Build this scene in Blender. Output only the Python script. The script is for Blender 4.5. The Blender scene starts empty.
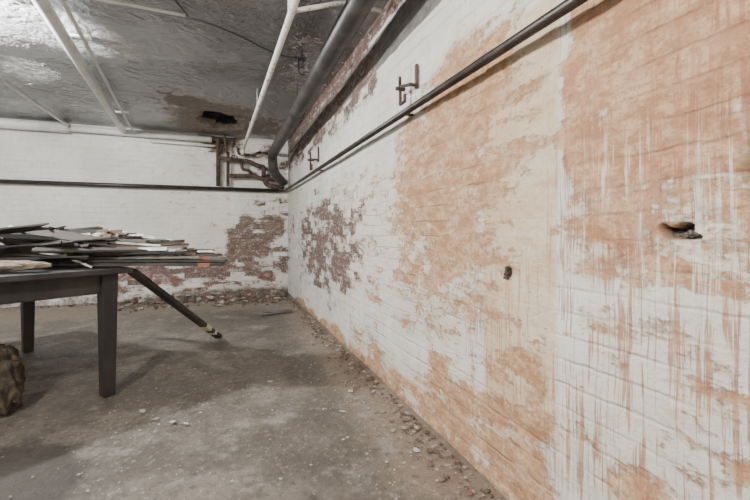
import bpy, bmesh, math, random
import numpy as np
from mathutils import Vector, Matrix, noise as mnoise

random.seed(7); np.random.seed(7)
scene = bpy.context.scene
XR, YB, ZC = 1.0, 6.67, 2.5      # right wall, back wall, ceiling
XL, YF = -4.2, -1.6

# ---------------------------------------------------------------- node helper
class NT:
    def __init__(s, name):
        s.mat = bpy.data.materials.new(name); s.mat.use_nodes = True
        s.t = s.mat.node_tree; s.n = s.t.nodes; s.n.clear()
        s.out = s.n.new('ShaderNodeOutputMaterial')
        s.b = s.n.new('ShaderNodeBsdfPrincipled')
        s.t.links.new(s.b.outputs[0], s.out.inputs[0])
    def put(s, sock, v):
        if hasattr(v, 'is_output'): s.t.links.new(v, sock)
        elif isinstance(v, (tuple, list)):
            v = tuple(v)
            if len(sock.default_value) == 4 and len(v) == 3: v = v + (1,)
            sock.default_value = v
        else: sock.default_value = v
    def math(s, op, a, b=0.0, clamp=False):
        n = s.n.new('ShaderNodeMath'); n.operation = op; n.use_clamp = clamp
        s.put(n.inputs[0], a); s.put(n.inputs[1], b); return n.outputs[0]
    def add(s, *a):
        r = a[0]
        for q in a[1:]: r = s.math('ADD', r, q)
        return r
    def mul(s, *a):
        r = a[0]
        for q in a[1:]: r = s.math('MULTIPLY', r, q)
        return r
    def cen(s, n, k): return s.math('MULTIPLY', s.math('SUBTRACT', n, .5), k)
    def ramp(s, v, lo, hi, a=0.0, b=1.0):
        n = s.n.new('ShaderNodeMapRange'); n.interpolation_type = 'SMOOTHSTEP'
        s.put(n.inputs[0], v); s.put(n.inputs[1], lo); s.put(n.inputs[2], hi)
        s.put(n.inputs[3], a); s.put(n.inputs[4], b); return n.outputs[0]
    def mix(s, f, a, b, mode='MIX'):
        n = s.n.new('ShaderNodeMix'); n.data_type = 'RGBA'; n.blend_type = mode
        s.put(n.inputs[0], f); s.put(n.inputs[6], a); s.put(n.inputs[7], b); return n.outputs[2]
    def attr(s, name):
        n = s.n.new('ShaderNodeAttribute'); n.attribute_name = name; return n.outputs['Fac']
    def pos(s):
        n = s.n.new('ShaderNodeNewGeometry'); return n.outputs['Position']
    def obj(s):
        n = s.n.new('ShaderNodeTexCoord'); return n.outputs['Object']
    def sep(s, v):
        n = s.n.new('ShaderNodeSeparateXYZ'); s.put(n.inputs[0], v); return n.outputs
    def comb(s, x, y, z=0.0):
        n = s.n.new('ShaderNodeCombineXYZ')
        for i, q in enumerate((x, y, z)): s.put(n.inputs[i], q)
        return n.outputs[0]
    def vmath(s, op, a, b):
        n = s.n.new('ShaderNodeVectorMath'); n.operation = op
        s.put(n.inputs[0], a); s.put(n.inputs[1], b); return n.outputs[0]
    def noise(s, vec, scale, detail=6, rough=0.6, color=False):
        n = s.n.new('ShaderNodeTexNoise'); s.put(n.inputs['Vector'], vec)
        n.inputs['Scale'].default_value = scale; n.inputs['Detail'].default_value = detail
        n.inputs['Roughness'].default_value = rough
        return n.outputs['Color'] if color else n.outputs['Fac']
    def vor(s, vec, scale, feature='F1'):
        n = s.n.new('ShaderNodeTexVoronoi'); n.feature = feature
        s.put(n.inputs['Vector'], vec); n.inputs['Scale'].default_value = scale
        return n.outputs
    def brick(s, vec, w, h, ms, smooth, c1, c2, mo, bias=0.0):
        br = s.n.new('ShaderNodeTexBrick'); s.put(br.inputs['Vector'], vec)
        br.inputs['Scale'].default_value = 1.0
        br.inputs['Brick Width'].default_value = w; br.inputs['Row Height'].default_value = h
        br.inputs['Mortar Size'].default_value = ms; br.inputs['Mortar Smooth'].default_value = smooth
        for k, c in (('Color1', c1), ('Color2', c2), ('Mortar', mo)): br.inputs[k].default_value = tuple(c)+(1,)
        br.inputs['Bias'].default_value = bias
        return br.outputs
    def bump(s, h, strength=0.5, dist=0.01):
        n = s.n.new('ShaderNodeBump'); s.put(n.inputs['Height'], h)
        n.inputs['Strength'].default_value = strength; n.inputs['Distance'].default_value = dist
        s.t.links.new(n.outputs[0], s.b.inputs['Normal'])
    def finish(s, col, rough=0.8, metal=0.0, spec=0.5):
        s.put(s.b.inputs['Base Color'], col); s.put(s.b.inputs['Roughness'], rough)
        s.put(s.b.inputs['Metallic'], metal); s.put(s.b.inputs['Specular IOR Level'], spec)
        return s.mat

def simple(name, c1, c2, scale=12, rough=0.7, metal=0.0, bump=0.3, bdist=0.003, stretch=(1,1,1), lo=.4, hi=.6, spec=.5):
    m = NT(name); p = m.vmath('MULTIPLY', m.obj(), stretch)
    n = m.noise(p, scale, 8, .65)
    f = m.noise(p, scale*6, 4, .6)
    c = m.mix(m.ramp(n, lo, hi), c1, c2)
    c = m.mix(m.ramp(f, .3, .8, 0, .35), c, tuple(x*.5 for x in c1))
    m.bump(m.math('ADD', n, m.math('MULTIPLY', f, .4)), bump, bdist)
    return m.finish(c, rough, metal, spec)

# ---------------------------------------------------------------- wall material
def wall_material(name, axis):
    m = NT(name)
    p = m.sep(m.pos())
    uv = m.comb(p[axis], p[2], 0.0)
    w1 = m.vmath('MULTIPLY', m.vmath('SUBTRACT', m.noise(uv, 1.7, 2, .5, color=True), (.5, .5, .5)), (.07, .035, 0))
    w2 = m.vmath('MULTIPLY', m.vmath('SUBTRACT', m.noise(uv, 14, 4, .6, color=True), (.5, .5, .5)), (.03, .020, 0))
    wuv = m.vmath('ADD', m.vmath('ADD', uv, w1), w2)
    br = m.brick(wuv, .215, .075, .006, .8, (.25, .088, .062), (.12, .072, .058), (.25, .225, .20), .05)
    rnd = m.brick(wuv, .215, .075, .0, .0, (0, 0, 0), (1, 1, 1), (.5, .5, .5))['Color']
    rows = m.brick(wuv, 60.0, .075, .009, 1.0, (0, 0, 0), (0, 0, 0), (1, 1, 1))['Fac']
    full = br['Fac']
    jn = m.ramp(m.noise(uv, 2.6, 5, .6), .38, .62, .12, 1)
    mort = m.mul(m.add(m.mul(rows, .78), m.mul(full, .22)), jn)
    stretched = m.vmath('MULTIPLY', wuv, (1, 1.9, 1))
    nA = m.noise(stretched, 3.2, 10, .74)
    nB = m.noise(uv, 9, 9, .72)
    nC = m.noise(uv, 42, 7, .72)
    nF = m.noise(uv, 130, 4, .7)
    nL = m.noise(uv, 1.1, 4, .6)
    nCol = m.noise(stretched, 11, 7, .7)
    lump = m.noise(uv, 5.5, 4, .55)
    # paint
    col = m.mix(m.ramp(nL, .35, .65), (.64, .62, .56), (.76, .75, .715))
    col = m.mix(m.ramp(nB, .48, .72, 0, .55), col, (.53, .49, .41))
    col = m.mix(m.mul(mort, .24), col, (.36, .30, .23))
    col = m.mix(m.ramp(nCol, .56, .70, 0, .5), col, (.58, .44, .31))
    col = m.mix(m.ramp(nC, .60, .71, 0, .55), col, (.35, .31, .26))
    # plaster strip
    pl = m.attr('plaster')
    col = m.mix(m.mul(pl, .9), col, m.mix(m.ramp(m.add(nA, m.cen(nC, .5)), .36, .62), (.56, .39, .24), (.67, .55, .40)))
    # stains
    st = m.attr('stain')
    patch = m.noise(m.vmath('MULTIPLY', wuv, (1, 2.6, 1)), 5.5, 6, .6)
    val = m.add(st, m.cen(nA, 1.9), m.cen(patch, 1.3), m.cen(nC, .9), m.cen(nB, .5))
    val = m.math('SUBTRACT', val, m.mul(mort, .12))
    smask = m.ramp(val, .40, .66)
    halo = m.ramp(m.add(st, m.cen(nL, .8), m.cen(nB, .6)), .12, .75, 0, .56)
    scol = m.mix(m.ramp(nCol, .42, .57), (.57, .355, .205), (.40, .195, .088))
    scol = m.mix(m.ramp(nB, .47, .64, 0, .55), scol, (.62, .45, .30))
    scol = m.mix(m.ramp(m.add(nC, m.cen(nF, .4)), .49, .62, 0, .7), scol, (.27, .13, .065))
    deep = m.mul(m.ramp(patch, .50, .64), m.ramp(st, .6, .8))
    scol = m.mix(m.mul(deep, .55), scol, (.34, .165, .08))
    scol = m.mix(m.mul(mort, .5), scol, (.30, .155, .08))
    col = m.mix(halo, col, (.65, .49, .345))
    col = m.mix(m.mul(smask, .92), col, scol)
    # drips: clustered runs of different widths
    wob = m.vmath('MULTIPLY', m.vmath('SUBTRACT', m.noise(m.vmath('MULTIPLY', uv, (1, .5, 1)), 5, 2, .5, color=True), (.5, .5, .5)), (.02, 0, 0))
    dv = m.vmath('MULTIPLY', m.vmath('ADD', uv, wob), (1, .022, 1))
    nd = m.noise(dv, 85, 4, .7)
    nd2 = m.noise(m.vmath('ADD', dv, (7, 3, 0)), 60, 4, .7)
    clus = m.noise(m.vmath('MULTIPLY', uv, (1, .35, 1)), 7, 3, .6)
    brk = m.ramp(m.noise(m.vmath('MULTIPLY', uv, (1, .16, 1)), 40, 2, .5), .34, .50)
    thr = m.math('SUBTRACT', .58, m.cen(clus, .45))
    thr = m.math('SUBTRACT', thr, m.mul(m.attr('drip_red'), .06))
    dr = m.mul(m.ramp(m.math('SUBTRACT', nd, thr), -.01, .05), m.attr('drip_red'), brk)
    col = m.mix(m.mul(dr, .82), col, m.mix(m.ramp(nB, .4, .6), (.33, .145, .085), (.48, .26, .155)))
    thr2 = m.add(.56, m.cen(clus, .5))
    dw = m.mul(m.ramp(m.math('SUBTRACT', nd2, thr2), -.01, .05), m.attr('drip_white'), brk)
    col = m.mix(m.mul(dw, .78), col, (.76, .71, .63))
    # grey dirt; drain pipe's shadow painted as a dark grey band
    gv = m.add(m.attr('dirt_shade'), m.cen(nB, .9), m.cen(nC, .5))
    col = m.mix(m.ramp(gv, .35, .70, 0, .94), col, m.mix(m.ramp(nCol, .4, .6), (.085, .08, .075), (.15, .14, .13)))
    # exposed brick
    bv = m.add(m.attr('brick'), m.cen(nA, 1.6), m.cen(nB, .6), m.cen(nC, .7), m.cen(rnd, .36))
    bmask = m.ramp(bv, .50, .56)
    bc = m.mix(m.ramp(nC, .35, .7, 0, .55), br['Color'], (.26, .195, .165))
    bc = m.mix(m.mul(m.attr('brown'), .85), bc, m.mix(m.ramp(nB, .4, .6), (.13, .092, .07), (.22, .165, .125)))
    bc = m.mix(m.ramp(m.add(nCol, m.cen(nC, .8)), .535, .62, 0, .75), bc, (.50, .46, .42))
    bc = m.mix(m.mul(m.ramp(nF, .5, .7), .45), bc, (.07, .055, .045))
    col = m.mix(m.ramp(bv, .25, .52, 0, .45), col, (.44, .34, .28))
    col = m.mix(bmask, col, bc)
    col = m.mix(m.attr('hole'), col, m.mix(m.ramp(nC, .4, .6), (.035, .026, .020), (.12, .09, .07)))
    # bump, heights in metres
    flat = m.math('SUBTRACT', 1.0, m.mul(pl, .65))
    h = m.mul(mort, flat, -.0045)
    h = m.add(h, m.mul(full, bmask, -.007), m.mul(lump, .022), m.mul(nB, .013), m.mul(nC, .0058), m.mul(nF, .0016), m.mul(bmask, -.005), m.mul(nCol, smask, -.007))
    m.bump(h, 1.0, 1.0)
    return m.finish(col, m.add(.62, m.mul(bmask, .3)), 0, .3)

def sst(a, b, x):
    t = np.clip((x-a)/(b-a), 0, 1); return t*t*(3-2*t)
def boxm(u, v, u0, u1, v0, v1, s):
    return sst(u0-s, u0+s, u)*(1-sst(u1-s, u1+s, u))*sst(v0-s, v0+s, v)*(1-sst(v1-s, v1+s, v))
def ell(u, v, cu, cv, ru, rv):
    return 1-sst(.3, 1.0, np.sqrt(((u-cu)/ru)**2+((v-cv)/rv)**2))

def grid_object(name, us, vs, posfn, attrs, mat, flip=False):
    U, V = np.meshgrid(us, vs); U = U.ravel(); V = V.ravel()
    P = posfn(U, V)
    nu, nv = len(us), len(vs)
    i = np.arange(nv-1)[:, None]*nu + np.arange(nu-1)[None, :]
    i = i.ravel()
    f = np.stack([i, i+1, i+nu+1, i+nu], 1)
    if flip: f = f[:, ::-1]
    me = bpy.data.meshes.new(name)
    me.from_pydata(P.tolist(), [], f.tolist())
    for an, fn in attrs.items():
        a = me.attributes.new(an, 'FLOAT', 'POINT')
        a.data.foreach_set('value', np.clip(fn(U, V), 0, 1).astype(np.float32))
    me.polygons.foreach_set('use_smooth', [True]*len(me.polygons))
    me.materials.append(mat)
    o = bpy.data.objects.new(name, me); scene.collection.objects.link(o); return o

def undul(U, V, amp=.006, s=1.7, seed=0):
    return np.array([mnoise.noise(Vector((a*s+seed, b*s, seed)))*amp for a, b in zip(U, V)])

Z0 = lambda U, V: np.zeros_like(U)
# --- right wall (u=y, v=z)
ys = np.concatenate([np.arange(YF, .35, .1), np.arange(.35, .56, .009), np.arange(.56, .70, .004), np.arange(.70, 1.5, .009), np.arange(1.5, 3, .02), np.arange(3, YB, .05), [YB]])
zs = np.concatenate([np.arange(0, .75, .018), np.arange(.75, .96, .008), np.arange(.96, 1.05, .004), np.arange(1.05, 1.12, .008), np.arange(1.12, 2.5, .02), [ZC]])
def holef(U, V):
    n = undul(U, V, .018, 38, 3); n2 = undul(U, V, .018, 42, 13)
    h1 = boxm(U+n, V+n2, .592, .668, .988, 1.016, .004)
    h2 = ell(U+n*.6, V+n2*.6, 1.215, .848, .020, .022)
    h3 = boxm(U+n, V+n2, .472, .50, 1.05, 1.16, .004)
    return np.clip(h1+h2*1.2+h3*.5, 0, 1)
def stain_r(U, V):
    U = U + undul(U, V, .05, 4, 11); V = V + undul(U, V, .08, 3.5, 17)
    s = .90*boxm(U, V, .2, .965, 1.10, 1.9, .07)
    s = np.maximum(s, .68*boxm(U, V, .2, .97, .84, 1.16, .10))
    s = np.maximum(s, .38*boxm(U, V, .2, .97, .3, .85, .12))
    s = np.maximum(s, .55*ell(U, V, .80, .62, .10, .12))
    s = np.maximum(s, .64*ell(U, V, .70, .32, .25, .14))
    s = np.maximum(s, .84*ell(U, V, 1.55, 1.60, .62, .45))
    s = np.maximum(s, .78*ell(U, V, 1.75, 1.25, .95, .75))
    s = np.maximum(s, .60*ell(U, V, 1.80, .85, 1.0, .65))
    s = np.maximum(s, .76*boxm(U, V, .98, 1.9, 0, .42, .14))
    s = np.maximum(s, .58*boxm(U, V, 1.7, 3.2, 0, .25, .12))
    s = np.maximum(s, .58*boxm(U, V, 1.0, 1.36, .3, .62, .08))
    s = np.maximum(s, .52*boxm(U, V, 1.0, 1.36, 1.25, 1.62, .12))
    s = np.maximum(s, .76*boxm(U, V, .2, 6, -.1, .08, .05))
    s = np.maximum(s, .38*boxm(U, V, 1.9, 4.0, .3, 1.6, .3))
    return s
def brick_r(U, V):
    b = .62*ell(U, V, 4.2, .88, 2.1, .88)
    b = np.maximum(b, .58*boxm(U, V, 3.1, 5.5, .42, 1.25, .15))
    b = np.maximum(b, .80*boxm(U, V, 1.5, 7, 2.37, 2.6, .03))
    b = np.maximum(b, .54*boxm(U, V, 2.6, 7, 1.95, 2.6, .12))
    b = np.maximum(b, .30*boxm(U, V, 4.5, 7, 0, 1.5, .3))
    return b
wr = {'plaster': lambda U, V: boxm(U, V, .985, 1.365, .33, 1.78, .012),
      'stain': stain_r, 'brick': brick_r, 'brown': lambda U, V: .25+0*U, 'hole': holef,
      'drip_red': lambda U, V: np.clip(1.0*boxm(U, V, .2, .96, .15, 1.02, .12)+.85*boxm(U, V, .2, .98, .95, 1.7, .1)+.45*boxm(U, V, .96, 1.5, .25, .9, .1)+.22, 0, 1),
      'drip_white': lambda U, V: boxm(U, V, .2, .95, .75, 1.24, .1)*.95,
      'dirt_shade': lambda U, V: .40*boxm(U, V, -2, 7, -.1, .05, .05)+1.0*boxm(U, V, -2, 7.5, 2.13, 2.36, .02)}
def pos_r(U, V):
    x = XR + undul(U, V, .012, 1.3) + undul(U, V, .004, 9, 5) + holef(U, V)*.055
    x += brick_r(U, V)*.006 - boxm(U, V, .985, 1.365, .33, 1.78, .012)*.006
    return np.stack([x, U, V], 1)
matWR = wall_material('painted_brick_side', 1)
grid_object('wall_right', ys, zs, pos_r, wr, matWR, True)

# --- back wall (u=x, v=z)
xs = np.arange(XL, XR+.02, .04); zb = np.arange(0, 2.501, .04)
zb[-1] = ZC
def brick_b(U, V):
    U = U + undul(U, V, .12, 3, 21); V = V + undul(U, V, .12, 3, 27)
    b = .90*boxm(U, V, .04, .70, .55, 1.00, .12)
    b = np.maximum(b, .74*boxm(U, V, .22, .95, .90, 1.28, .12))
    b = np.maximum(b, .66*boxm(U, V, -1.6, .1, .14, .50, .10))
    b = np.maximum(b, .56*boxm(U, V, -.3, 1.1, .10, .75, .15))
    b = np.maximum(b, .38*boxm(U, V, -3, 1.1, .0, .55, .15))
    b = np.maximum(b, .38*boxm(U, V, .4, 1.1, 1.1, 2.5, .2))
    b = np.maximum(b, .9*ell(U, V, -.0, 2.5, .55, .38))
    return b
wb = {'plaster': Z0, 'stain': lambda U, V: .24*boxm(U, V, -1, 1, 0, 2.5, .3)+.35*boxm(U, V, -4, 1, -.1, .15, .1),
      'brick': brick_b, 'brown': lambda U, V: np.clip(boxm(U, V, .0, 1.0, .60, 1.35, .08)*.85+ell(U, V, -.05, 2.5, .5, .3)+.1, 0, 1),
      'hole': lambda U, V: ell(U, V, .02, 2.46, .26, .18), 'drip_red': lambda U, V: .15+0*U, 'drip_white': Z0,
      'dirt_shade': lambda U, V: .55*boxm(U, V, -5, 2, -.1, .14, .1)+.17*boxm(U, V, -.6, 2, 0, 2.5, .3)}
def pos_b(U, V):
    y = YB + undul(U, V, .012, 1.1, 9) + brick_b(U, V)*.012 + ell(U, V, .02, 2.46, .26, .18)*.08
    return np.stack([U, y, V], 1)
grid_object('wall_back', xs, zb, pos_b, wb, wall_material('painted_brick_end', 0), False)

def plain_wall(name, verts, mat):
    me = bpy.data.meshes.new(name); me.from_pydata(verts, [], [(0, 1, 2, 3)]); me.materials.append(mat)
    o = bpy.data.objects.new(name, me); scene.collection.objects.link(o)
mpw = simple('old_white_paint_wall', (.70, .69, .65), (.78, .77, .74), 3)
plain_wall('wall_left', [(XL, YF, 0), (XL, YB, 0), (XL, YB, ZC), (XL, YF, ZC)], mpw)
plain_wall('wall_front', [(XL, YF, 0), (XR, YF, 0), (XR, YF, ZC), (XL, YF, ZC)], mpw)

# --- ceiling
m = NT('peeling_silver_ceiling')
P = m.pos(); n1 = m.noise(P, 2.0, 9, .7); n2 = m.noise(P, 16, 8, .7); n3 = m.noise(P, .9, 3, .5)
wrp = m.vmath('ADD', P, m.vmath('MULTIPLY', m.noise(P, 3, 3, .5, color=True), (.3, .3, .3)))
wr_ = m.noise(wrp, 5, 4, .55)
wr2 = m.noise(wrp, 13, 4, .55)
col = m.mix(m.ramp(n3, .40, .60), (.25, .25, .253), (.38, .38, .385))
col = m.mix(m.ramp(n2, .54, .72, 0, .5), col, (.14, .135, .13))
v = m.add(m.attr('peel'), m.cen(n1, 2.2), m.cen(n2, 1.3))
pm = m.ramp(v, .52, .56)
col = m.mix(pm, col, m.mix(m.ramp(n2, .42, .58), (.76, .76, .75), (.36, .35, .34)))
rv = m.add(m.attr('rust'), m.cen(n2, 1.3), m.cen(n1, 1.8))
rm = m.ramp(rv, .42, .52)
col = m.mix(rm, col, m.mix(m.ramp(n2, .42, .58), (.09, .055, .04), (.26, .19, .14)))
col = m.mix(m.ramp(rv, .15, .42, 0, .4), col, (.36, .32, .28))
hm = m.ramp(m.add(m.attr('hole'), m.cen(n2, .6)), .35, .50)
col = m.mix(hm, col, (.012, .01, .008))
seam = m.brick(P, 1.2, .62, .006, .5, (0, 0, 0), (0, 0, 0), (1, 1, 1))['Fac']
col = m.mix(m.mul(seam, .2), col, (.08, .08, .08))
rid = m.math('ABSOLUTE', m.cen(wr_, 2)); rid2 = m.math('ABSOLUTE', m.cen(wr2, 2))
m.bump(m.add(m.mul(n2, .004), m.mul(n1, .025), m.mul(pm, .008), m.mul(rid, .05), m.mul(rid2, .014), m.mul(rm, n2, .03), m.mul(seam, -.003)), 1.0, 1.0)
matC = m.finish(col, m.add(m.ramp(n3, .3, .7, .20, .32), m.mul(m.math('MAXIMUM', rm, hm), .5)), m.math('SUBTRACT', .85, m.mul(m.math('MAXIMUM', m.math('MAXIMUM', rm, pm), hm), .85)), .5)
cx = np.arange(XL, XR+.05, .05); cx[-1] = XR+.02
cy = np.concatenate([np.arange(YF, 5.0, .05), np.arange(5.0, YB+.03, .03)])
def chole(U, V):
    return sst(.15, .6, ell(U+undul(U, V, .22, 5, 31), V+undul(U, V, .25, 4, 37), -.03, 5.80, .36, .52))
c_attr = {'peel': lambda U, V: np.clip(.60*ell(U, V, -1.0, 3.7, .6, .6)+.52*ell(U, V, -1.65, 4.7, .45, .45)+.62*ell(U, V, -1.5, 3.6, .6, .6)+.42*ell(U, V, -.45, 4.85, .3, .5)+.16, 0, 1),
          'rust': lambda U, V: np.clip(.85*ell(U, V, -.05, 5.85, .9, 1.3)+.55*ell(U, V, -.45, 4.9, .35, .5)+.3*boxm(U, V, .5, 1.1, 3, 7, .2), 0, 1),
          'hole': chole}
def pos_c(U, V):
    return np.stack([U, V, ZC + undul(U, V, .014, 1.5, 2) + undul(U, V, .008, 6, 8) + chole(U, V)*.18], 1)
grid_object('ceiling', cx, cy, pos_c, c_attr, matC, True)

# --- floor
m = NT('dirty_concrete_floor')
P = m.pos(); s3 = m.sep(P)
n1 = m.noise(P, 1.1, 8, .65); n2 = m.noise(P, 5, 9, .72); n3 = m.noise(P, 32, 7, .72); n4 = m.noise(m.vmath('ADD', P, (5, 5, 0)), 2.3, 8, .75)
n5 = m.noise(P, 120, 4, .7)
col = m.mix(m.ramp(n1, .40, .60), (.105, .088, .070), (.215, .185, .152))
col = m.mix(m.ramp(n2, .42, .62, 0, .7), col, (.090, .074, .058))
side = m.ramp(s3[0], .30, .98); back = m.ramp(s3[1], 4.6, 6.3)
dust = m.add(m.math('MAXIMUM', side, back), m.cen(n2, 1.5))
col = m.mix(m.ramp(dust, .3, .9, 0, .7), col, (.30, .23, .17))
col = m.mix(m.ramp(n4, .53, .64, 0, .65), col, (.31, .285, .25))
col = m.mix(m.ramp(n3, .55, .66, 0, .55), col, (.38, .345, .30))
col = m.mix(m.ramp(n3, .34, .45, .7, 0), col, (.05, .04, .032))
col = m.mix(m.ramp(n5, .45, .7, 0, .4), col, (.065, .052, .042))
vo = m.vor(m.vmath('ADD', P, m.vmath('MULTIPLY', m.noise(P, 20, 3, .5, color=True), (.05, .05, 0))), 34)
sp = m.mul(m.ramp(vo['Distance'], .08, .20, 1, 0), m.ramp(m.noise(P, 3, 5, .7), .53, .60))
col = m.mix(m.mul(sp, .7), col, (.48, .46, .42))
floor_shade = m.ramp(m.add(m.attr('floor_shade'), m.cen(n2, .9)), .35, .65, 0, .8)  # dark floor patches: shadow around the table painted into the colour
col = m.mix(floor_shade, col, (.038, .031, .025))
m.bump(m.add(m.mul(n2, .014), m.mul(n3, .008), m.mul(n5, .002), m.mul(n1, .02)), 1.0, 1.0)
matF = m.finish(col, m.ramp(n1, .35, .65, .45, .85), 0, .4)
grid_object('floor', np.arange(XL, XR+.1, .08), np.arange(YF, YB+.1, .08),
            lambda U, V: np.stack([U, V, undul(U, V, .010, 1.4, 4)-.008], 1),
            {'floor_shade': lambda U, V: np.clip(1.1*ell(U, V, -.95, 1.95, .60, .65)+.45*ell(U, V, -1.3, 3.6, .9, 1.3)+.35*ell(U, V, .1, 4.6, .6, .8), 0, 1)}, matF, False)

# ---------------------------------------------------------------- mesh helpers
def frame(d):
    d = d.normalized(); up = Vector((0, 0, 1)) if abs(d.z) < .95 else Vector((1, 0, 0))
    a = d.cross(up).normalized(); return a, d.cross(a).normalized()
def ring(bm, c, a, b, r, seg): return [bm.verts.new(c+a*math.cos(t)*r+b*math.sin(t)*r) for t in [2*math.pi*i/seg for i in range(seg)]]
def tube(bm, pts, r, seg=16, mi=0, cap=True):
    pts = [Vector(p) for p in pts]; n = len(pts)
    rs = r if isinstance(r, (list, tuple)) else [r]*n
    a = None; prev = None; first = None
    for i, p in enumerate(pts):
        d = (pts[min(i+1, n-1)]-pts[max(i-1, 0)]).normalized()
        if a is None: a, b = frame(d)
        else:
            a = (a-d*a.dot(d)).normalized(); b = d.cross(a)
        rg = ring(bm, p, a, b, rs[i], seg)
        if prev:
            for k in range(seg):
                f = bm.faces.new((prev[k], prev[(k+1) % seg], rg[(k+1) % seg], rg[k])); f.material_index = mi; f.smooth = True
        else: first = rg
        prev = rg
    if cap:
        f = bm.faces.new(first[::-1]); f.material_index = mi
        f = bm.faces.new(prev); f.material_index = mi
def bend(pts, rad, k=6):
    pts = [Vector(p) for p in pts]; out = [pts[0]]
    for i in range(1, len(pts)-1):
        p = pts[i]; d1 = (pts[i-1]-p); d2 = (pts[i+1]-p)
        q = min(rad, d1.length*.45, d2.length*.45)
        s = p+d1.normalized()*q; e = p+d2.normalized()*q
        for j in range(k+1):
            t = j/k; out.append(s*(1-t)**2+p*2*t*(1-t)+e*t*t)
    out.append(pts[-1]); return out
def coupling(bm, c, d, r, L, mi=0, seg=16, lips=True):
    c = Vector(c); d = Vector(d).normalized()
    if lips:
        P_ = [-.5, -.5, -.36, -.34, .34, .36, .5, .5]; R_ = [.8, 1.18, 1.18, 1, 1, 1.18, 1.18, .8]
    else: P_ = [-.5, -.46, .46, .5]; R_ = [.85, 1, 1, .85]
    tube(bm, [c+d*L*q for q in P_], [r*q for q in R_], seg, mi)
def box(bm, c, size, rot=None, mi=0, jit=0, taper=1):
    M = Matrix.Translation(Vector(c)) @ (rot.to_4x4() if rot else Matrix())
    vs = []
    for z in (-.5, .5):
        for x, y in ((-.5, -.5), (.5, -.5), (.5, .5), (-.5, .5)):
            t = taper if z < 0 else 1
            v = Vector((x*size[0]*t, y*size[1]*t, z*size[2]))
            if jit: v += Vector([random.uniform(-jit, jit) for _ in range(3)])
            vs.append(bm.verts.new(M @ v))
    for q in ((3, 2, 1, 0), (4, 5, 6, 7), (0, 1, 5, 4), (1, 2, 6, 5), (2, 3, 7, 6), (3, 0, 4, 7)):
        f = bm.faces.new([vs[i] for i in q]); f.material_index = mi
def finish(bm, name, mats, bevel=0):
    bmesh.ops.recalc_face_normals(bm, faces=bm.faces)
    me = bpy.data.meshes.new(name); bm.to_mesh(me); bm.free()
    for mt in mats: me.materials.append(mt)
    o = bpy.data.objects.new(name, me); scene.collection.objects.link(o)
    if bevel:
        md = o.modifiers.new('bevel', 'BEVEL'); md.width = bevel; md.segments = 2; md.limit_method = 'ANGLE'
    return o
def R(z=0, y=0, x=0): return (Matrix.Rotation(z, 3, 'Z') @ Matrix.Rotation(y, 3, 'Y') @ Matrix.Rotation(x, 3, 'X'))

# ---------------------------------------------------------------- materials
M_dark = simple('dark_painted_iron', (.020, .016, .014), (.042, .030, .025), 9, .40, .2)
M_rust = simple('rusty_iron', (.045, .026, .019), (.115, .078, .060), 14, .8, .2, .6)
M_grey = simple('grey_cast_iron', (.034, .031, .029), (.070, .063, .058), 5, .45, .2, .35)
M_white = simple('white_pipe_paint', (.70, .70, .67), (.60, .58, .53), 7, .45, 0, .3, lo=.5, hi=.65)
M_peel = simple('peeling_pipe_paint', (.66, .64, .58), (.34, .25, .18), 16, .6, 0, .6, lo=.54, hi=.64)
M_black = simple('black_rubber', (.015, .015, .015), (.02, .02, .02), 10, .5)

# ---------------------------------------------------------------- pipes
bm = bmesh.new()
xp = .935
tube(bm, bend([(xp, YF+.1, 1.652), (xp, 6.56, 1.665), (xp-.1, 6.585, 1.665)], .06), .0185)
for y in (2.9, 5.3): coupling(bm, (xp, y, 1.657), (0, 1, 0), .023, .06)
tube(bm, [(xp, 4.2, 1.66), (.995, 4.2, 1.66)], .008)
tube(bm, [(xp, 2.02, 1.655), (.995, 2.02, 1.655)], .008)
tube(bm, [(xp, .6, 1.652), (.995, .6, 1.652)], .008)
finish(bm, 'iron_water_pipe', [M_dark])
bm = bmesh.new()
tube(bm, [(XL+.05, 6.585, 1.655), (.84, 6.585, 1.665)], .03)
for x in (-2.2, -.07, .07, .55): coupling(bm, (x, 6.585, 1.66), (1, 0, 0), .037, .09)
for x in (-3, -1.2): tube(bm, [(x, 6.585, 1.66), (x, 6.66, 1.66)], .01)
finish(bm, 'iron_water_pipe', [M_dark])

# drain pipe (large)
bm = bmesh.new()
pa, pb = Vector((.745, -1.2, 2.395)), Vector((.68, 6.08, 2.145))
tube(bm, bend([pa, pb, pb+Vector((.03, .10, -.25)), pb+Vector((.20, .20, -.40))], .12), .070, 24)
d = pb-pa
for t in (.30, .62, .80, .985):
    coupling(bm, pa+d*t, d, .080, .13, 0, 24)
coupling(bm, pb+Vector((.03, .08, -.2)), (.0, .1, -1), .083, .1, 0, 24)
for t in (.36, .72):   # strap hangers
    c = pa+d*t
    tube(bm, [c+Vector((.075*math.cos(a), 0, .075*math.sin(a))) for a in [math.pi*q/10 for q in range(0, 21)]], .006, 6)
    tube(bm, [c+Vector((0, 0, .07)), Vector((c.x, c.y, ZC-.008))], .006, 6)
finish(bm, 'drain_pipe', [M_grey])

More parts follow.
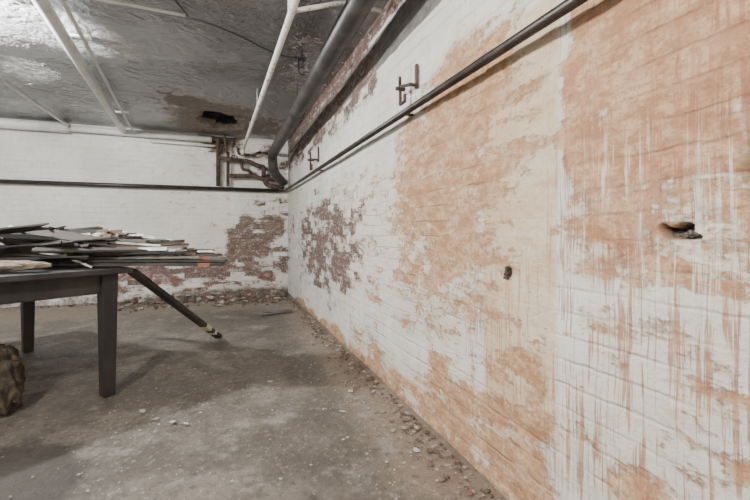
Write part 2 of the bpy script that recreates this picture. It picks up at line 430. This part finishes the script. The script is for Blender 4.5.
# white hanging pipe
bm = bmesh.new()
a_, b_ = Vector((.46, YF+.1, 2.31)), Vector((.29, 6.36, 2.27))
tube(bm, bend([a_, b_, (.27, 6.37, 2.17)], .06), .021)
for t in (.535, .475):
    c = a_+(b_-a_)*t; coupling(bm, c, b_-a_, .034, .07)
tube(bm, [(.375, 2.38, 2.305), (.375, 2.38, 2.37), (.375, 2.38, 2.485)], [.02, .02, .02])
tube(bm, [(.375, 2.38, 2.30), (.70, 2.42, 2.44), (.96, 2.42, 2.44)], .014)
for y in (4.3, 5.6):
    tube(bm, [(.33, y, 2.27), (.33, y, 2.485)], .005, 6)
finish(bm, 'heating_pipe', [M_peel])

# white ceiling pipes running to the back wall
bm = bmesh.new()
tube(bm, [(-.70, YF+.1, 2.41), (-1.30, 6.42, 2.41)], .042, 20)
tube(bm, [(-.58, YF+.1, 2.43), (-1.19, 6.42, 2.43)], .014)
for y in (3.5, 5.6):
    x = -.70-.6*(y+1.5)/8.05
    coupling(bm, (x, y, 2.41), (-.6, 8.05, 0), .05, .10)
    box(bm, (x+.04, y+.1, 2.465), (.2, .03, .03))
finish(bm, 'overhead_water_pipe', [M_white])
bm = bmesh.new()
tube(bm, [(-1.93, YF+.1, 2.42), (-1.93, 6.42, 2.42)], .02)
coupling(bm, (-1.93, 5.2, 2.42), (0, 1, 0), .026, .06)
finish(bm, 'overhead_water_pipe', [M_white])
# back wall white pipe
bm = bmesh.new()
tube(bm, [(XL+.05, 6.54, 2.40), (-1.95, 6.54, 2.41)], .066, 20)
coupling(bm, (-1.95, 6.54, 2.41), (1, 0, 0), .072, .1)
tube(bm, [(-1.95, 6.55, 2.41), (-.16, 6.55, 2.40)], .044, 20)
for x in (-1.3, -.75, -.24): coupling(bm, (x, 6.55, 2.405), (1, 0, 0), .055, .12)
tube(bm, [(-1.0, 6.58, 2.32), (-.12, 6.58, 2.31)], .018)
finish(bm, 'insulated_pipe', [M_white])

# conduit + cable
bm = bmesh.new()
tube(bm, [(-1.70, 2.95, 2.472), (-.24, 3.0, 2.472)], .010)
coupling(bm, (-.24, 3.0, 2.47), (1, 0, 0), .015, .05)
finish(bm, 'electrical_conduit', [M_white])
bm = bmesh.new()
cp = [Vector((-.21, 3.0, 2.465)), Vector((-.1, 2.98, 2.44)), Vector((.1, 3.0, 2.40)), Vector((.33, 3.1, 2.36)), Vector((.5, 3.18, 2.37)), Vector((.62, 3.2, 2.40))]
tube(bm, bend(cp, .08, 4), .006, 8)
tube(bm, bend([Vector((-.22, 2.98, 2.46)), Vector((-.3, 2.7, 2.44)), Vector((-.45, 2.3, 2.47))], .2, 6), .006, 8)
finish(bm, 'black_cable', [M_black])
bm = bmesh.new()
hx = .60
tube(bm, [(hx, 3.25, 2.485), (hx, 3.25, 2.33)], .009, 8)
box(bm, (hx, 3.25, 2.40), (.05, .012, .03)); box(bm, (hx-.03, 3.25, 2.365), (.012, .012, .08))
tube(bm, [(hx+.03*math.cos(a), 3.25, 2.31+.03*math.sin(a)) for a in [math.pi*(q/8) for q in range(2, 15)]], .006, 6)
finish(bm, 'pipe_hanger', [M_dark])

# valve manifold in the corner
bm = bmesh.new()
Y = 6.52
tube(bm, bend([(-.14, 6.54, 2.41), (-.07, 6.54, 2.41), (-.07, 6.55, 1.70)], .05), .030)
tube(bm, [(.07, 6.55, 1.70), (.07, 6.53, 2.22)], .024)
tube(bm, bend([(-.07, Y, 2.12), (.38, Y, 2.10), (.52, Y, 2.03), (.60, Y, 2.03), (.60, Y+.02, 1.86)], .05), .034)
tube(bm, bend([(.07, Y, 1.86), (.45, Y, 1.88), (.55, Y, 1.84), (.93, Y, 1.83)], .05), .032)
tube(bm, bend([(.27, Y-.02, 2.12), (.27, Y-.02, 1.97), (.40, Y-.02, 1.95), (.40, Y, 1.86)], .05), .024)
tube(bm, bend([(.60, Y, 1.86), (.64, Y, 1.74), (.84, Y, 1.72), (.90, 6.55, 1.72)], .06), .036)
tube(bm, bend([(.22, Y, 2.30), (.22, Y, 2.20), (.45, Y, 2.20), (.55, Y, 2.26)], .05), .020)
for c, dd, r_ in (((-.07, 6.55, 2.2), (0, 0, 1), .040), ((-.07, 6.55, 1.9), (0, 0, 1), .040), ((-.07, Y+.02, 2.12), (1, 0, 0), .044),
              ((.07, 6.53, 2.13), (0, 0, 1), .036), ((.07, Y+.02, 1.86), (0, 0, 1), .038), ((.27, Y, 2.11), (1, 0, 0), .050), ((.40, Y, 1.87), (1, 0, 0), .048),
              ((.60, Y, 1.9), (0, 0, 1), .050), ((.75, Y, 1.835), (1, 0, 0), .046), ((.60, Y, 2.03), (1, 0, 0), .050), ((.16, Y, 2.115), (1, 0, 0), .054)):
    coupling(bm, c, dd, r_, .085)
tube(bm, [(.16, Y, 2.11), (.16, Y-.09, 2.11)], [.028, .014])
tube(bm, [(.16+.05*math.cos(q*math.pi/8), Y-.09, 2.11+.05*math.sin(q*math.pi/8)) for q in range(17)], .008, 8)
for q in range(4):
    tube(bm, [(.16, Y-.09, 2.11), (.16+.05*math.cos(q*math.pi/2), Y-.09, 2.11+.05*math.sin(q*math.pi/2))], .006, 6)
tube(bm, [(.02, 6.47, 2.485), (.03, 6.47, 2.32), (.07, 6.52, 2.2)], .018)
finish(bm, 'pipe_manifold', [M_rust])

# wall brackets (pipe hooks)
def bracket(name, y, z, s):
    bm = bmesh.new()
    x0 = .992
    box(bm, (x0-.006, y-.10*s, z+.03*s), (.012, .022*s, .13*s))
    box(bm, (x0-.05*s, y-.05*s, z-.01*s), (.014*s, .13*s, .016*s), R(0, 0, .25))
    box(bm, (x0-.03*s, y-.10*s, z-.02*s), (.05*s, .02*s, .014*s))
    box(bm, (x0-.05*s, y+.02*s, z+.03*s), (.014*s, .014*s, .07*s))
    box(bm, (x0-.05*s, y+.015*s, z-.05*s), (.014*s, .018*s, .10*s))
    box(bm, (x0-.05*s, y-.015*s, z-.095*s), (.014*s, .07*s, .014*s))
    box(bm, (x0-.05*s, y-.045*s, z-.075*s), (.014*s, .014*s, .045*s))
    tube(bm, [(x0-.075*s, y+.02*s, z-.005*s), (x0-.02*s, y+.02*s, z-.005*s)], .012*s, 8)
    return finish(bm, name, [M_rust], .002)
bracket('pipe_bracket', 2.06, 1.82, 1.0)
bracket('pipe_bracket', 4.49, 1.825, 1.25)
bm = bmesh.new()
tube(bm, [(1.03, 1.215, .848), (.985, 1.215, .846), (.975, 1.213, .842)], [.009, .009, .006], 10)
box(bm, (.985, 1.213, .862), (.012, .010, .022)); box(bm, (.985, 1.218, .83), (.012, .02, .010))
finish(bm, 'iron_anchor', [M_rust])
bm = bmesh.new()
for cx_, cy_, cz_, s_ in ((1.042, .612, .995, 1.0), (1.045, .650, .992, .7)):
    g = bmesh.ops.create_icosphere(bm, subdivisions=3, radius=1)
    for v_ in g['verts']:
        n = mnoise.noise(v_.co*2.2+Vector((cy_*9, 0, 0)))*.7+1
        v_.co = Vector((v_.co.x*.016*n*s_+cx_, v_.co.y*.022*n*s_+cy_, v_.co.z*.009*n+cz_))
finish(bm, 'brick_fragment', [simple('grey_mortar_lump', (.06, .05, .042), (.17, .15, .13), 60, .95, 0, .8)])

# ---------------------------------------------------------------- table
M_tab = simple('dark_table_wood', (.010, .009, .008), (.028, .023, .020), 6, .6, 0, .4, stretch=(1, 1, .2))
A = Vector((-.60, 2.86)); e1 = Vector((-.557, .83)).normalized(); e2 = Vector((-.83, -.557)).normalized()
L1, L2, H = 1.72, 1.15, .78
def tp(a, b, z): q = A+e1*a+e2*b; return Vector((q.x, q.y, z))
ang = math.atan2(e1.y, e1.x)
bm = bmesh.new()
box(bm, tp(L1/2-.04, L2/2-.04, H-.016), (L1+.04, L2+.04, .032), R(ang))
for b in (.04, L2-.12): box(bm, tp(L1/2-.04, b, H-.032-.06), (L1-.1, .025, .12), R(ang))
for a in (.04, L1-.12): box(bm, tp(a, L2/2-.04, H-.032-.06), (.025, L2-.1, .12), R(ang))
for a in (.045, L1-.12):
    for b in (.045, L2-.12):
        box(bm, tp(a, b, (H-.032)/2), (.088, .088, H-.032), R(ang), 0, 0, .76)
finish(bm, 'wooden_table', [M_tab], .004)

# ---------------------------------------------------------------- lumber pile
bmats = [simple('board_dark', (.028, .023, .019), (.070, .055, .043), 5, .8, stretch=(.15, 1, 1)),
         simple('board_white_paint', (.66, .66, .63), (.46, .43, .38), 7, .7, lo=.45, hi=.6),
         simple('board_grey', (.20, .18, .155), (.105, .092, .08), 6, .85),
         simple('board_brown', (.15, .09, .058), (.09, .058, .040), 6, .8),
         simple('board_orange_end', (.36, .10, .04), (.24, .08, .04), 8, .75),
         simple('board_black', (.014, .014, .014), (.028, .026, .024), 6, .6)]
bm = bmesh.new()
dr_ = Vector((-.935, .355)); bk = Vector((.355, .935))
R0 = Vector((-.02, 2.68))
random.seed(21)
def board(s, dep, z, L, w, th, da, tilt, roll, mi, tip=None):
    a = math.atan2(dr_.y, dr_.x)+da
    d2 = Vector((math.cos(a), math.sin(a)))
    c2 = R0+dr_*s+bk*dep+d2*L/2
    M = R(a, tilt, roll)
    low = min((M @ Vector((sx*L/2, sy*w/2, sz*th/2))).z for sx in (-1, 1) for sy in (-1, 1) for sz in (-1, 1))
    z = max(z, H+.003-low)
    pts = [(-L/2-random.uniform(0, .05), -w/2), (-L/2+random.uniform(0, .06), 0), (-L/2-random.uniform(0, .05), w/2),
           (L/2, w/2), (L/2+random.uniform(-.05, .03), 0), (L/2, -w/2)]
    top = [bm.verts.new(Vector((c2.x, c2.y, z))+M @ Vector((px, py, th/2))) for px, py in pts]
    bot = [bm.verts.new(Vector((c2.x, c2.y, z))+M @ Vector((px, py, -th/2))) for px, py in pts]
    fs = [bm.faces.new(top), bm.faces.new(bot[::-1])]
    for j in range(6): fs.append(bm.faces.new((top[j], bot[j], bot[(j+1) % 6], top[(j+1) % 6])))
    for f in fs: f.material_index = mi
    if tip is not None:
        q = M @ Vector((-(L/2-.09), 0, 0))
        box(bm, (c2.x+q.x, c2.y+q.y, z+q.z), (.07, w*1.02, th*1.04), M, tip, .001)
lay = [(.00, .02, .797, 1.45, .09, .018, .00, .00, 0, 0, 4), (.05, .13, .799, 1.4, .09, .02, .05, 0, 0, 3, None), (.03, .25, .80, 1.5, .10, .02, -.03, 0, 0, 2, None),
       (.12, .37, .80, 1.4, .10, .02, .04, 0, 0, 0, None), (.02, .05, .817, 1.3, .08, .014, .05, 0, .05, 5, None), (.06, .15, .820, 1.2, .07, .016, -.06, .01, 0, 2, 4),
       (.14, .03, .835, 1.3, .07, .014, -.02, .01, 0, 2, None), (.10, .22, .838, 1.2, .08, .016, .08, .01, 0, 0, None), (.22, .10, .850, 1.3, .07, .014, .03, .015, 0, 3, None),
       (.18, .28, .855, 1.2, .09, .014, -.05, .015, .1, 1, None), (.26, .02, .864, 1.2, .06, .012, .06, .015, 0, 5, None), (.30, .18, .872, 1.2, .08, .014, -.07, .02, 0, 2, None)]
for q in lay: board(*q)
for i in range(42):
    z = .858+i*.0034
    board(.16+.018*i+random.uniform(-.10, .14), random.uniform(.0, .36), z, random.uniform(.35, 1.0), random.uniform(.03, .09), random.uniform(.008, .024),
          random.uniform(-.5, .5), random.uniform(-.07, .10), random.uniform(-.45, .45), random.choice([0, 0, 0, 1, 2, 5, 5, 3]), None if random.random() < .88 else 4)
for i in range(36):
    board(.68+random.uniform(0, .55), random.uniform(-.14, .16), .80+i*.0060, random.uniform(.25, .7), random.uniform(.05, .13), random.uniform(.006, .016),
          random.uniform(-1.0, .8), random.uniform(-.18, .18), random.uniform(-.5, .5), random.choice([1, 1, 0, 5, 2, 0, 5]))
finish(bm, 'scrap_lumber_pile', bmats)

# leaning post with cream band
M_cream = simple('cream_band', (.62, .56, .40), (.55, .50, .38), 12, .6)
bm = bmesh.new()
p0, p1 = Vector((-.545, 2.93, .755)), Vector((-.035, 3.98, .028))
dd = p1-p0; a3, b3 = frame(dd)
rot = Matrix((dd.normalized(), a3, b3)).transposed()
box(bm, (p0+p1)/2, (dd.length, .060, .035), rot, 0, .002)
box(bm, p0+dd*.80, (.10, .064, .039), rot, 1)
box(bm, p0+dd*.90, (.04, .063, .038), rot, 1)
finish(bm, 'leaning_plank', [bmats[0], M_cream], .003)

# ---------------------------------------------------------------- sack & cloth
def lump(name, c, rad, mat, seed, amp=.28, fold=3.0, floor_z=None):
    bm = bmesh.new(); bmesh.ops.create_icosphere(bm, subdivisions=6, radius=1)
    for v_ in bm.verts:
        p = v_.co.copy()
        f1 = 1-abs(mnoise.noise(Vector((p.x*fold, p.y*fold, p.z*1.4+seed))))*2.2
        f2 = 1-abs(mnoise.noise(Vector((p.x*fold*2.2+4, p.y*fold*2.2, p.z*3+seed))))*2.2
        n = mnoise.fractal(p*1.2+Vector((seed, 0, 0)), 1.0, 2.0, 3)*amp*.7 + f1*amp*.35 + f2*amp*.15
        q = p*(1+n)
        co = Vector((c[0]+q.x*rad[0], c[1]+q.y*rad[1], c[2]+q.z*rad[2]))
        if floor_z is not None and co.z < floor_z: co.z = floor_z+(co.z-floor_z)*.02
        v_.co = co
    for f in bm.faces: f.smooth = True
    return finish(bm, name, [mat])
M_sack = simple('burlap', (.030, .023, .016), (.095, .068, .044), 14, .95, 0, .8, .004)
lump('burlap_sack', (-1.20, 2.84, .15), (.125, .15, .19), M_sack, 3, .35, 2.2, 0.006)
lump('canvas_cloth', (-1.09, 2.70, .818), (.18, .06, .026), simple('canvas', (.13, .10, .075), (.22, .175, .13), 20, .95, 0, .5), 8, .3, 2.5, .787)

# ---------------------------------------------------------------- rubble & flakes (one mass of debris)
def chunk(bm, c, r, mi):
    sx, sy, sz = r*random.uniform(.6, 1.5), r*random.uniform(.6, 1.5), r*random.uniform(.2, .7)
    c = Vector((min(c[0], .972-1.5*r), c[1], c[2]))
    g = bmesh.ops.create_icosphere(bm, subdivisions=1, radius=1)
    rz = Matrix.Rotation(random.uniform(0, 6.28), 3, 'Z')
    for v_ in g['verts']:
        q = v_.co*random.uniform(.7, 1.2)
        v_.co = c+rz @ Vector((q.x*sx, q.y*sy, q.z*sz+sz*.5))
    for v_ in g['verts']:
        for f in v_.link_faces: f.material_index = mi
rub = [simple('rubble_brick', (.22, .115, .085), (.15, .095, .07), 20, .95), simple('rubble_plaster', (.42, .375, .32), (.30, .25, .205), 20, .95), simple('rubble_dirt', (.16, .12, .09), (.10, .075, .056), 20, .95),
       simple('flake_white', (.54, .52, .48), (.42, .40, .36), 20, .8), simple('flake_tan', (.32, .275, .225), (.24, .195, .155), 20, .9)]
bm = bmesh.new()
for i in range(1000):
    x = random.uniform(-1.3, .93) if random.random() < .35 else random.uniform(-.1, .9)
    g_ = abs(random.gauss(0, .32)); y = 6.56-g_
    chunk(bm, (x, y, max(0, .07-g_*.15)*random.random()), random.uniform(.010, .06)*(1.0 if y > 6.3 else .6), random.choice([0, 1, 2, 2, 2]))
for i in range(60):
    chunk(bm, (random.uniform(-2.6, -1.0), 6.58-abs(random.gauss(0, .08)), 0), random.uniform(.01, .03), random.choice([1, 2]))
for i in range(1200):
    y = random.uniform(.8, 6.2)
    chunk(bm, (.975-abs(random.gauss(0, .08)), y, -.001), random.choice([.003, .004, .005, .007, .010, .014]), random.choice([0, 1, 2, 2, 2]))
def flake(x, y, r, mi):
    k = random.randint(4, 6); a0 = random.uniform(0, 6.28); z = .001+random.uniform(0, .002)
    tx, ty = random.uniform(-.12, .12), random.uniform(-.12, .12)
    top = []; bot = []
    for j in range(k):
        t = a0+2*math.pi*j/k; rr = r*random.uniform(.4, 1.3)
        dx, dy = math.cos(t)*rr, math.sin(t)*rr
        zz = z+dx*tx+dy*ty+.0015
        top.append(bm.verts.new((x+dx, y+dy, zz))); bot.append(bm.verts.new((x+dx, y+dy, zz-.002)))
    f = bm.faces.new(top); f.material_index = mi
    f = bm.faces.new(bot[::-1]); f.material_index = mi
    for j in range(k):
        f = bm.faces.new((top[j], bot[j], bot[(j+1) % k], top[(j+1) % k])); f.material_index = mi
for i in range(1300):
    q = random.random()
    if q < .6: x = .93-abs(random.gauss(0, .22)); y = random.uniform(1.0, 6)
    elif q < .75: x = random.gauss(-.3, .25); y = random.gauss(2.4, .35)
    else: x = random.uniform(-1.8, .9); y = random.uniform(1.2, 6.1)
    if x > .95: continue
    flake(x, y, random.choice([.003, .003, .004, .005, .007]), random.choice([3, 4, 4]))
for x, y, r in ((.30, 2.75, .022), (.62, 2.15, .02), (.75, 2.4, .022), (-.25, 2.35, .025), (-.42, 2.55, .025), (-.33, 2.42, .018), (-.18, 2.30, .02), (.83, 1.65, .02), (.5, 3.3, .02)): flake(x, y, r, 3)
finish(bm, 'scattered_rubble', rub)
bm = bmesh.new()
box(bm, (.62, 5.0, .03), (.34, .075, .03), R(.15, .03, .1), 0, .006); box(bm, (.50, 4.93, .02), (.2, .05, .02), R(.5, 0, 0), 0, .006)
finish(bm, 'broken_board', [bmats[2]], .003)

# ---------------------------------------------------------------- lamps (bare bulbs, out of frame)
def lamp(name, loc, power, col):
    e = bpy.data.objects.new(name, None); e.location = loc; scene.collection.objects.link(e)
    mt = bpy.data.materials.new(name+'_glow'); mt.use_nodes = True; n = mt.node_tree.nodes; n.clear()
    em = n.new('ShaderNodeEmission'); o = n.new('ShaderNodeOutputMaterial'); mt.node_tree.links.new(em.outputs[0], o.inputs[0])
    r = .055; em.inputs[0].default_value = col+(1,); em.inputs[1].default_value = power/(math.pi*4*math.pi*r*r)
    bm = bmesh.new(); bmesh.ops.create_icosphere(bm, subdivisions=2, radius=r)
    for f in bm.faces: f.smooth = True
    b = finish(bm, 'bulb', [mt]); b.parent = e
    bm = bmesh.new(); tube(bm, [(0, 0, .045), (0, 0, .06), (0, 0, .10), (0, 0, .11)], [.02, .024, .024, .05]); tube(bm, [(0, 0, .11), (0, 0, ZC-loc[2]-.01)], [.05, .055])
    s = finish(bm, 'socket', [M_white]); s.parent = e
lamp('bare_bulb_lamp', (-1.45, -.05, 2.33), 410, (1, .975, .94))
lamp('bare_bulb_lamp', (-1.80, 3.05, 2.31), 420, (.95, .98, 1.0))

w = bpy.data.worlds.new('World'); scene.world = w; w.use_nodes = True
w.node_tree.nodes['Background'].inputs[0].default_value = (.5, .5, .5, 1); w.node_tree.nodes['Background'].inputs[1].default_value = .3

cam = bpy.data.cameras.new('camera'); co = bpy.data.objects.new('camera', cam); scene.collection.objects.link(co)
cam.sensor_width = 36; cam.lens = 19.2; cam.shift_y = -.024; cam.clip_start = .02
co.location = (0, 0, 1.0); co.rotation_euler = (math.radians(90), 0, math.radians(-20.8))
scene.camera = co
